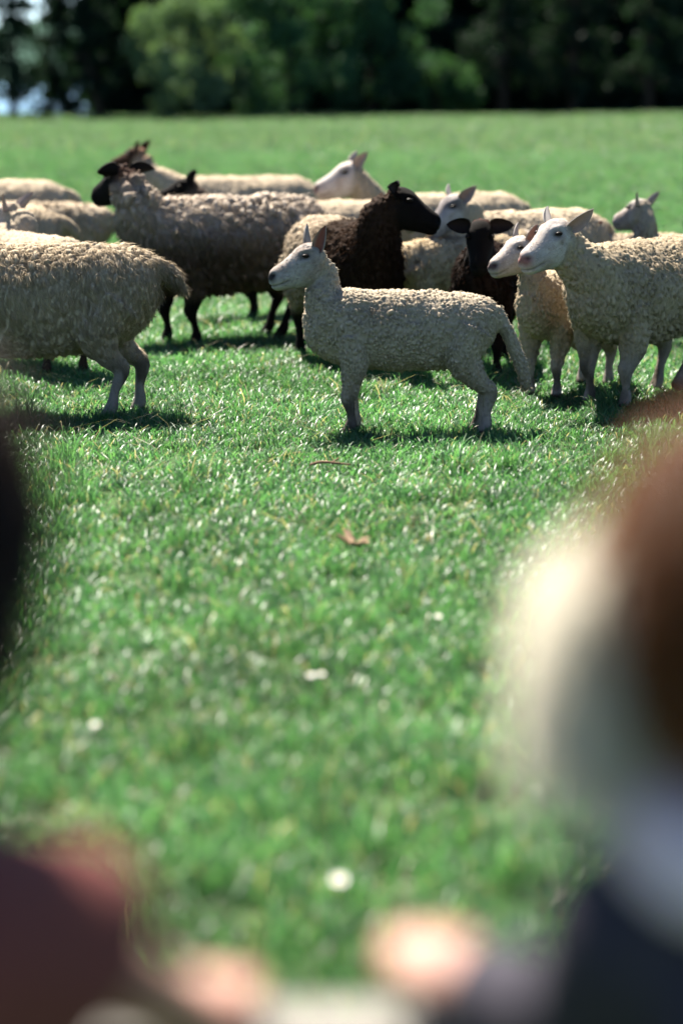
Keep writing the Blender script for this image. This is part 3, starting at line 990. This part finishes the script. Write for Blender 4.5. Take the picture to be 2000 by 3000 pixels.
make_sheep('brown-black ewe in the middle facing right, cream back and black face', EWE, (.020, 11.45), -72, 1.0, poll=(.50, .07, .84), yaw=66, pitch=-20,
           n_locks=20000, fleece_n=.8, lock=(.032, .0045, .32, 1.8), voxel=.009, seed=51, wool=(.042, .024, .016), rear=(.58, .485, .38), face=BLACK, leg=BLACK, nose=(.01, .01, .01), dirt=(.02, .015, .01),
           staple=(.024, 1.8, .016), ear=(-.25, .85, .30), ear_face=(.6, .2, .5), ear_in=(.03, .02, .018), ear_len=.50, ear_w=.30)
make_sheep('black lamb looking straight at the camera between the brown ewe and the white lamb', LAMB, (.67, 11.25), -97, 1.12, poll=(.40, .0, .635), yaw=3, pitch=-44,
           n_locks=12000, lock=(.022, .007, .5, .8), voxel=.0085, seed=61, name='lamb', wool=(.022, .013, .010), face=BLACK, leg=BLACK, nose=(.01, .01, .01), dirt=(.02, .015, .01),
           ear=(-.12, .98, -.04), ear_face=(.7, 0, .75), ear_in=(.03, .02, .018), ear_len=.52, ear_w=.27, cap=(.10, (.07, .03, .02)), tail=False)
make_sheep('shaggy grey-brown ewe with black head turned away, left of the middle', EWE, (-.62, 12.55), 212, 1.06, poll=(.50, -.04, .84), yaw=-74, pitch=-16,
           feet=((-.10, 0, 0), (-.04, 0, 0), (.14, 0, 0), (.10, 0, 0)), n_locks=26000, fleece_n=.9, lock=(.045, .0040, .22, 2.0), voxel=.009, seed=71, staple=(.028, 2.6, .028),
           wool=(.17, .125, .09), rear=(.25, .19, .14), face=BLACK, leg=BLACK, nose=(.01, .01, .01), dirt=(.10, .07, .05), sunlit_tint=(.42, .66, (.60, .50, .40)),
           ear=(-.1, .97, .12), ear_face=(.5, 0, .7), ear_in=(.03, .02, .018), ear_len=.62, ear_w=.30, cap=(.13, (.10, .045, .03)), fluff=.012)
make_sheep('cream ewe with black face and brown neck, mostly hidden behind the shaggy ewe', EWE, (-.22, 13.7), 178, .97, poll=(.64, 0, .79), yaw=8, pitch=-8,
           n_locks=9000, lock=FARW, voxel=.012, seed=81, wool=CREAM, face=BLACK, leg=BLACK, nose=(.01, .01, .01), ear=(-.3, .55, .75), ear_in=(.03, .02, .018),
           cap=(.22, (.05, .028, .02)))
make_sheep('cream ewe at the back with a brown face, standing side-on behind the shaggy ewe', EWE, (-.72, 16.6), 180, 1.0, poll=(.64, 0, .86), yaw=-18, pitch=-8,
           n_locks=9000, lock=FARW, voxel=.012, seed=91, wool=(.62, .52, .40), face=(.07, .035, .022), leg=(.1, .06, .04), ear=(-.35, .55, .75), ear_in=(.2, .1, .08),
           cap=(.12, (.33, .18, .11)))
make_sheep('white ewe at the back with ears spread, head above the brown ewe', EWE, (.60, 14.4), 208, .98, poll=(.60, 0, .86), yaw=-14, pitch=-14,
           n_locks=9000, lock=FARW, voxel=.012, seed=101, wool=(.62, .52, .40), face=(.70, .62, .57), nose=(.3, .18, .16), ear=(-.45, .55, .62), ear_len=.5, L=.275)
make_sheep('white-faced ewe behind the black lamb, ear pointing right, body reaching right', EWE, (.90, 12.5), 212, .98, poll=(.42, .06, .77), yaw=0, pitch=-26,
           n_locks=12000, lock=FARW, voxel=.011, seed=111, wool=(.62, .52, .40), face=(.60, .55, .52), nose=(.2, .12, .11), ear=(-.5, .75, .5), ear_len=.5, face_patch=(.30, .27, .26))
make_sheep('tan lamb showing only its flank between the brown ewe and the black lamb', LAMB, (.52, 12.15), 20, 1.05, poll=(.40, .0, .55), yaw=20, pitch=-40,
           n_locks=7000, lock=(.024, .008, .5, .8), voxel=.010, seed=121, name='lamb', wool=(.58, .46, .31))
make_sheep('white lamb peeping out behind the far ewe with a pink ear pointing right', LAMB, (1.66, 12.9), 205, 1.0, poll=(.40, .0, .60), yaw=-8, pitch=-30,
           n_locks=6000, lock=(.024, .008, .5, .8), voxel=.010, seed=131, name='lamb', wool=(.57, .475, .365), face=(.68, .62, .58), ear=(-.35, .93, .10), ear_in=(.62, .22, .14), ear_len=.46, ear_w=.19)
make_sheep('cream lamb at the far right edge with both ears up, face turned away', LAMB, (1.90, 12.3), 172, 1.03, poll=(.36, .0, .70), yaw=-38, pitch=-12,
           n_locks=8000, lock=(.024, .008, .5, .8), voxel=.010, seed=141, name='lamb', wool=(.50, .43, .35), face=(.50, .44, .40), ear=(-.40, .60, .66), ear_in=(.4, .25, .2), ear_len=.46, ear_w=.17)
make_sheep('dark-legged cream sheep behind the left ewe, one large ear showing at the edge', EWE, (-1.45, 11.3), 120, .92, poll=(.45, -.10, .80), yaw=30, pitch=-20,
           n_locks=9000, lock=FARW, voxel=.011, seed=151, wool=(.58, .485, .38), face=(.62, .50, .44), leg=(.05, .035, .025), ear=(-.45, .70, .55), ear_len=.55, ear_w=.2)
make_sheep('cream ewe with the tallest rounded rump at the far left', EWE, (-2.32, 15.6), 190, 1.02,
           n_locks=8000, lock=FARW, voxel=.012, seed=161, wool=(.62, .52, .40))
make_sheep('cream ewe at the far left, rump just below the tallest one', EWE, (-2.05, 13.1), 190, .97, poll=(.66, 0, .66),
           n_locks=9000, lock=FARW, voxel=.012, seed=171, wool=(.60, .49, .36))
make_sheep('low cream lamb standing between the left rumps and the shaggy ewe', LAMB, (-1.72, 14.9), 178, 1.12, poll=(.38, 0, .52),
           n_locks=6000, lock=(.024, .008, .5, .8), voxel=.011, seed=181, name='lamb', wool=(.57, .475, .365))

# ------------------------------------------------------------------ the two children at the fence
M_SKIN = mat_plain('child_skin', (.31, .165, .12), rough=0.55, var=0.06, scale=30.0)
M_WOOD = mat_plain('weathered_wood', (.15, .14, .125), rough=0.85, var=0.25, scale=14.0, bump=0.3)
M_IRIS = mat_plain('child_eye', (.02, .015, .012), rough=0.1, var=0.0)
M_LIP = mat_plain('child_lips', (.42, .14, .12), rough=0.5, var=0.05)

def person(label, base_xy, head, head_yaw, sh, hands, jacket, trousers, collar, hair1, hair2, hair_len, hair_side, shoe, seed, elbows=(None, None), bare=False, loose=None, shw=.115):
    """head = centre of the head; sh = middle between the shoulders; hands = two hand points on the rail (left, right)"""
    r = np.random.default_rng(seed)
    bx, by = base_xy
    root = empty('person', (bx, by, float(gz(bx, by))))
    tag(root, label, 'person', 'children leaning on the fence')
    o3 = np.array([bx, by, 0.0])
    head = np.array(head) - o3; sh = np.array(sh) - o3
    hands = [np.array(h) - o3 for h in hands]
    HM = np.array(Matrix.Rotation(R(head_yaw), 3, 'Z'))       # local: +y face, +x right
    S = Soup()
    def sub(c, A, B, part):
        S.loft(np.array(c), np.array(A), np.array(B), 18, part)
    # head: stations from chin to crown (z, y centre, half width, half depth)
    hs = np.array([(-.118, .030, .018, .022), (-.105, .024, .040, .048), (-.075, .012, .060, .072), (-.03, .002, .071, .084), (.02, -.004, .075, .090), (.06, -.006, .071, .085), (.095, -.008, .052, .062), (.112, -.008, .020, .026)])
    D = catmull(hs, 18)
    z0 = np.zeros(len(D))
    sub(np.column_stack([z0, D[:, 1], D[:, 0]]) @ HM.T + head, np.column_stack([D[:, 2], z0, z0]) @ HM.T, np.column_stack([z0, D[:, 3], z0]) @ HM.T, 0)
    S.tube([head + HM @ np.array([0, .078, .012]), head + HM @ np.array([0, .098, -.022]), head + HM @ np.array([0, .080, -.034])], [.010, .014, .010], m=6, k=10)
    for s in (-1, 1):
        S.tube([head + HM @ np.array([.070 * s, -.010, .022]), head + HM @ np.array([.082 * s, -.018, .005]), head + HM @ np.array([.072 * s, -.006, -.03])], [.014, .017, .010], m=6, k=10, sq=.5)
    S.tube([head + HM @ np.array([0, -.015, -.06]), (head + sh) / 2 + [0, 0, -.01], sh + [0, 0, -.02]], [.042, .038, .05], m=8, k=14)
    hip = np.array([0.0, -.02, .56])
    S.tube([sh + [0, 0, .0], sh * .7 + hip * .3, sh * .3 + hip * .7, hip, hip - [0, 0, .07]], [.10, .105, .10, .105, .07], m=14, k=16, sq=.72)
    J = Soup(); Tr = Soup(); Sh = Soup(); Co = Soup()
    J.tube([sh + [0, 0, .035], sh - [0, 0, .03], sh * .6 + hip * .4, sh * .25 + hip * .75, hip, hip - [0, 0, .05]], [.055, .118, .135, .13, .135, .13], m=18, k=20, sq=.78)
    Tr.tube([hip + [0, 0, .06], hip, hip - [0, 0, .09]], [.10, .118, .10], m=8, k=18, sq=.8)
    nails = []
    for s, hd, elb in zip((-1, 1), hands, elbows):
        p0 = sh + np.array([s * shw, 0, -.015])
        el = (p0 + hd) / 2 + np.array([s * .035, -.05, -.075])
        if elb is not None:
            el = np.array(elb) - o3
        wr = hd + (el - hd) / np.linalg.norm(el - hd) * .045
        S.tube([p0, (p0 + el) / 2, el, (el + wr) / 2, wr, hd], [.042, .037, .034, .033, .024, .027], m=18, k=12)
        if bare:
            J.tube([sh + np.array([s * .06, 0, -.01]), p0, (p0 + el) / 2, el, el * .90 + wr * .10], [.062, .082, .082, .072, .055], m=18, k=14)
        else:
            J.tube([sh + np.array([s * .06, 0, -.01]), p0, (p0 + el) / 2, el, (el * .45 + wr * .55), wr], [.062, .064, .054, .047, .040, .033], m=18, k=14)
        fw = np.array([0, 1.0, 0])
        # palm on the rail, four fingers over its top, thumb from the side of the palm
        S.tube([wr, hd + [0, .010, .006], hd + [0, .034, .008]], [.022, .032, .028], m=8, k=14, sq=.55, up=(0, 0, 1))
        for q, (ox, ll) in enumerate(((-.026, .040), (-.009, .047), (.009, .044), (.026, .034))):
            b = hd + np.array([ox, .034, .008])
            S.tube([b - fw * .012, b + [0, ll * .55, .004], b + [0, ll * .95, -.014], b + [0, ll * 1.0, -.040]], [.0088, .0086, .0080, .0068], m=10, k=10, part=5)
        t0 = hd + np.array([-s * .026, .0, .004])
        S.tube([t0, t0 + [-s * .018, .020, -.004], t0 + [-s * .020, .042, -.012]], [.0105, .0098, .0080], m=8, k=10)
        f0 = hip + np.array([s * .06, 0, -.04])
        kn = np.array([s * .065, .03, .30]); an = np.array([s * .07, 0.0, .06])
        S.tube([f0, kn, an, an + [0, .02, -.03]], [.062, .043, .030, .03], m=12, k=12)
        Tr.tube([f0 + [0, 0, .02], (f0 + kn) / 2, kn, (kn + an) / 2, an + [0, 0, .01]], [.078, .072, .062, .055, .055], m=12, k=14)
        Sh.tube([an + [0, -.035, -.025], an + [0, .02, -.02], an + [0, .08, -.035], an + [0, .115, -.042]], [.030, .038, .034, .018], m=10, k=12, sq=.75)
    V, F4, F3 = fuse(S, .0052, 3)
    obj('body', np_mesh('body', V, [F4, F3], [M_SKIN]), root)
    def cloth(nm, soup, mat, vox, amp):
        V, F4, F3 = fuse(soup, vox, 4)
        Nn = vert_normals(V, F4, F3)
        V = V + Nn * (amp * (vnoise(V + seed, (22, 22, 34)) - .5))[:, None]
        obj(nm, np_mesh(nm, V, [F4, F3], [mat]), root)
    cloth('jacket', J, mat_plain(label[:12] + ' jacket', jacket, rough=.9, var=.12, scale=60, spec=.15), .008, .012)
    cloth('trousers', Tr, mat_plain(label[:12] + ' trousers', trousers, rough=.9, var=.12, scale=60, spec=.15), .009, .012)
    cloth('shoes', Sh, mat_plain(label[:12] + ' shoes', shoe, rough=.6, var=.1), .006, .001)
    th = np.linspace(0, 2 * np.pi, 15)
    ring = [sh + np.array([math.cos(a) * .074, math.sin(a) * .066 - .005, .062 + .012 * math.sin(a)]) for a in th]
    Co.tube(ring, np.full(15, .036), m=40, k=10, up=(0, 0, 1))
    cloth('collar', Co, mat_plain(label[:12] + ' collar', collar, rough=.95, var=.08, scale=60, spec=.1), .006, .016)
    for s in (-1, 1):
        e = head + HM @ np.array([.030 * s, .078, .012])
        Eb = Soup(); Eb.tube([e - HM @ np.array([.012, 0, 0]), e, e + HM @ np.array([.012, 0, 0])], [.003, .008, .003], m=7, k=10)
        obj('eye', np_mesh('eye', np.vstack(Eb.V), [np.vstack(Eb.F3), np.vstack(Eb.F4)], [M_IRIS]), root)
    Mo = Soup(); Mo.tube([head + HM @ np.array([x, .082 - 4 * x * x * 2, -.066]) for x in (-.022, -.011, 0, .011, .022)], [.003, .006, .0065, .006, .003], m=9, k=8)
    obj('mouth', np_mesh('mouth', np.vstack(Mo.V), [np.vstack(Mo.F3), np.vstack(Mo.F4)], [M_LIP]), root)
    # hair: strands from the scalp, falling over the back and sides
    n = 9000
    d = nrm(r.normal(0, 1, (n * 2, 3)))
    d = d[~((d[:, 1] > .35) & (d[:, 2] < .45))][:n]
    d = d[d[:, 2] > -.42]
    n = len(d)
    P = d * np.array([.077, .092, .112]) + np.array([0, -.005, .002])
    out = nrm(d * np.array([1, 1, .8]))
    L = hair_len * (.7 + .5 * r.random(n))
    flare = np.array(hair_side)
    K = 5
    pts = []
    for q in range(K + 1):
        t = q / K
        p = P + out * (.010 * math.sin(min(t * 2.2, 1.57)))
        fall = L * t
        ang = np.clip(fall / .11, 0, 1)
        tang = nrm(np.array([0, -.35, -1.0])[None, :] - out * (np.sum(np.array([0, -.35, -1.0]) * out, 1))[:, None])
        p = p + tang * (fall * (1 - .35 * ang))[:, None] + np.array([0, 0, -1.0])[None, :] * (fall * .35 * ang)[:, None]
        p = p + flare[None, :] * (t ** 1.5 * (0.4 + .9 * r.random(n)) * np.clip(-d[:, 0] * np.sign(flare[0] if flare[0] else 1) * -1 + .3, 0, 1))[:, None]
        p = p + .004 * r.normal(0, 1, (n, 3)) * t
        # keep outside the skull
        e = p / np.array([.080, .095, .114]); ln = np.linalg.norm(e, axis=1)
        p = np.where((ln < 1.0)[:, None], p / np.maximum(ln, .3)[:, None], p)
        pts.append(p)
    wv_ = nrm(np.cross(nrm(r.normal(0, 1, (n, 3))), np.array([0, -.3, 1.0])[None, :])) * .0018
    VV = []
    for q, p in enumerate(pts):
        f = 1 - .7 * q / K
        VV += [p - wv_ * f, p + wv_ * f]
    k = len(VV)
    VV = np.stack(VV, 1).reshape(-1, 3) @ HM.T + head
    o = np.arange(n)[:, None] * k
    FF = np.vstack([o + np.array([[2 * q, 2 * q + 1, 2 * q + 3, 2 * q + 2]]) for q in range(K)])
    g = r.random(n)
    CC = np.repeat(lerp3(hair1, hair2, g), k, 0)
    obj('hair', np_mesh('hair', VV, FF, [M_HAIR], cols=CC), root)
    if loose is not None:
        # flyaway locks off one side of the head, backlit glow painted in their pale colour
        n, lc1, lc2, reach = loose
        th = r.uniform(-.85, .5, n)
        yb = r.uniform(-.02, .07, n)
        P = np.column_stack([-.066 * np.cos(th), yb, .100 * np.sin(th)])
        pts = []
        rr = r.random(n); r2 = r.normal(0, 1, (n, 3))
        for q in range(6):
            t = q / 5
            p = P + np.column_stack([-reach * np.clip(np.cos((th + .2) * 1.7), .1, 1) * (.1 + rr * .95) * math.sin(t * 1.5), r2[:, 1] * .012 * t, (.012 * math.sin(t * 3.1) - .055 * t ** 2 * (1 + .5 * r2[:, 2]))])
            pts.append(p + r2 * .004 * t)
        wv_ = nrm(r.normal(0, 1, (n, 3))) * .0021
        VV = []
        for q, p in enumerate(pts):
            f = 1 - .6 * q / 5
            VV += [p - wv_ * f, p + wv_ * f]
        k = len(VV)
        VV = np.stack(VV, 1).reshape(-1, 3) + head
        o = np.arange(n)[:, None] * k
        FF = np.vstack([o + np.array([[2 * q, 2 * q + 1, 2 * q + 3, 2 * q + 2]]) for q in range(5)])
        CC = np.repeat(lerp3(lc1, lc2, r.random(n)), k, 0)
        obj('hair', np_mesh('hair', VV, FF, [M_BACKLIT], cols=CC), root)
    return root

M_BACKLIT = mat_attr('backlit_hair', rough=.6, spec=.2, trans=.5, var=.08, scale=80.0, trans_tint=(1.0, .97, .90), gain=.72)
M_HAIR = mat_attr('hair', rough=.45, spec=.35, trans=.6, var=.1, scale=80.0, trans_tint=(1.0, .88, .68), gain=.58)

person('child with auburn and fair hair, dark slate jacket and lilac collar, at the right', (.33, 1.36), (.246, 1.40, 1.045), 40, (.268, 1.40, .848),
       [(.062, 1.575, .738), (.46, 1.575, .738)], (.033, .030, .040), (.03, .04, .06), (.60, .48, .50), (.24, .085, .026), (.42, .18, .06), .05, (-.01, .0, .0), (.3, .3, .32), 3,  # auburn core tones paint the shaded back of the fair hair
       elbows=((.158, 1.45, .768), None), loose=(5000, (.97, .90, .76), (.98, .95, .86), .074), shw=.085)
person('dark-haired child in dark mauve-brown top with bare forearms, leaning on the rail at left', (-.40, 1.20), (-.275, 1.40, 1.09), -10, (-.37, 1.26, .885),
       [(-.52, 1.575, .735), (-.090, 1.575, .708)], (.13, .040, .034), (.02, .025, .03), (.10, .03, .027), (.030, .018, .012), (.055, .032, .022), .08, (.006, 0, 0), (.08, .05, .04), 4,
       elbows=(None, (-.178, 1.41, .828)), bare=True)

# fence: rails and posts
def build_fence():
    root = empty('fence', (0, 1.63, 0))
    tag(root, 'pale weathered wooden rail fence under the children\'s hands', 'fence')
    def box(name, x0, x1, y0, y1, z0, z1, bev=.008):
        import bmesh
        bm = bmesh.new()
        bmesh.ops.create_cube(bm, size=1.0)
        bmesh.ops.scale(bm, vec=(x1 - x0, y1 - y0, z1 - z0), verts=bm.verts)
        bmesh.ops.translate(bm, vec=((x0 + x1) / 2, (y0 + y1) / 2, (z0 + z1) / 2), verts=bm.verts)
        bmesh.ops.bevel(bm, geom=bm.edges[:], offset=bev, segments=2, affect='EDGES')
        me = bpy.data.meshes.new(name)
        bm.to_mesh(me); bm.free()
        me.materials.append(M_WOOD)
        return obj(name, me, root)
    box('rail', -2.2, 2.2, -.045, .045, .648, .688)
    box('rail', -2.2, 2.2, -.02, .02, .30, .40)
    for x in (-1.7, 1.7):
        box('post', x - .05, x + .05, .047, .147, -.2, .78, .012)
build_fence()

# ------------------------------------------------------------------ small things in the grass
M_TWIG = mat_plain('twig_bark', (.16, .085, .05), rough=.9, var=.3, scale=40)
M_DEAD = mat_plain('dead_leaf', (.30, .20, .12), rough=.8, var=.3, scale=40)
M_PETAL = mat_plain('daisy_petal', (.50, .49, .47), rough=.6, var=.03)
M_YOLK = mat_plain('daisy_heart', (.75, .50, .04), rough=.7, var=.1)
M_STEM = mat_plain('daisy_stem', (.06, .14, .03), rough=.7, var=.1)

def build_small():
    s = Soup()
    s.tube([(-.07, .01, .030), (-.03, .0, .042), (.02, -.006, .040), (.075, .004, .032)], [.0035, .005, .0045, .0025], m=12, k=8)
    s.tube([(.01, -.005, .042), (.035, .015, .055)], [.003, .0015], m=5, k=6)
    o = obj('twig', np_mesh('twig', np.vstack(s.V), [np.vstack(s.F3), np.vstack(s.F4)], [M_TWIG]))
    o.location = (-.043, 8.27, 0)
    tag(o, 'thin brown twig lying in the grass in front of the standing lamb', 'twig')
    # curled dead leaf
    root = empty('dead_leaf', (.035, 6.83, .022), .4, 1.0)
    tag(root, 'curled orange-brown dead leaf on the grass in mid field', 'leaf')
    r = np.random.default_rng(3)
    for q in range(5):
        a = q * 1.25 + r.random() * .5
        nu, nv = 7, 5
        u = np.linspace(0, 1, nu)[:, None]; v = np.linspace(-1, 1, nv)[None, :]
        w = .014 * np.sin(np.pi * np.clip(u * .9 + .08, 0, 1))
        X = u * .055; Y = v * w; Z = .06 * u ** 1.3 * (0.2 + r.random()) + .8 * np.abs(v) * w + 0 * X
        P = np.stack([X + 0 * v, Y, Z], -1).reshape(-1, 3) @ np.array(Matrix.Rotation(a, 3, 'Z')).T
        i = np.arange(nu - 1)[:, None] * nv + np.arange(nv - 1)[None, :]
        F = np.stack([i, i + 1, i + nv + 1, i + nv], -1).reshape(-1, 4)
        o = obj('lobe', np_mesh('lobe', P, F, [M_DEAD]), root)
    # daisies
    def daisy(x, y, h, s, label, tilt):
        root = empty('daisy', (x, y, float(gz(x, y))))
        tag(root, label, 'flower', 'daisies in the grass')
        st = Soup(); st.tube([(0, 0, 0), (.004, 0, h * .5), (.0, 0, h)], [.0015, .0013, .0013], m=6, k=6)
        obj('stem', np_mesh('stem', np.vstack(st.V), [np.vstack(st.F3), np.vstack(st.F4)], [M_STEM]), root)
        n = 15
        for q in range(n):
            a = q * 2 * np.pi / n
            P = np.array([(.003, -.0015, 0), (.008, -.0026, .0015), (.0125, -.0012, .002), (.0125, .0012, .002), (.008, .0026, .0015), (.003, .0015, 0)]) * s
            P = P @ np.array(Matrix.Rotation(tilt, 3, 'X') @ Matrix.Rotation(a, 3, 'Z')).T + [0, 0, h]
            obj('petal', np_mesh('petal', P, np.array([[0, 1, 2, 3, 4, 5]]), [M_PETAL]), root)
        ht = Soup(); ht.tube([(0, 0, h - .001), (0, 0, h + .0015 * s), (0, 0, h + .003 * s)], [.0035 * s, .0038 * s, .001], m=5, k=10)
        obj('heart', np_mesh('heart', np.vstack(ht.V), [np.vstack(ht.F3), np.vstack(ht.F4)], [M_YOLK]), root)
    daisy(-.004, 3.74, .075, 1.1, 'white daisy nearest to the fence, in the middle of the grass', .35)
    daisy(-.067, 5.16, .06, .7, 'left one of two white daisies close together in mid grass', .3)
    daisy(-.045, 5.17, .06, .7, 'right one of two white daisies close together in mid grass', .2)
    daisy(.235, 5.75, .06, .7, 'single white daisy in the grass towards the right child', .3)
    daisy(-.50, 4.75, .06, .7, 'single white daisy in the grass on the left side', .3)

build_small()
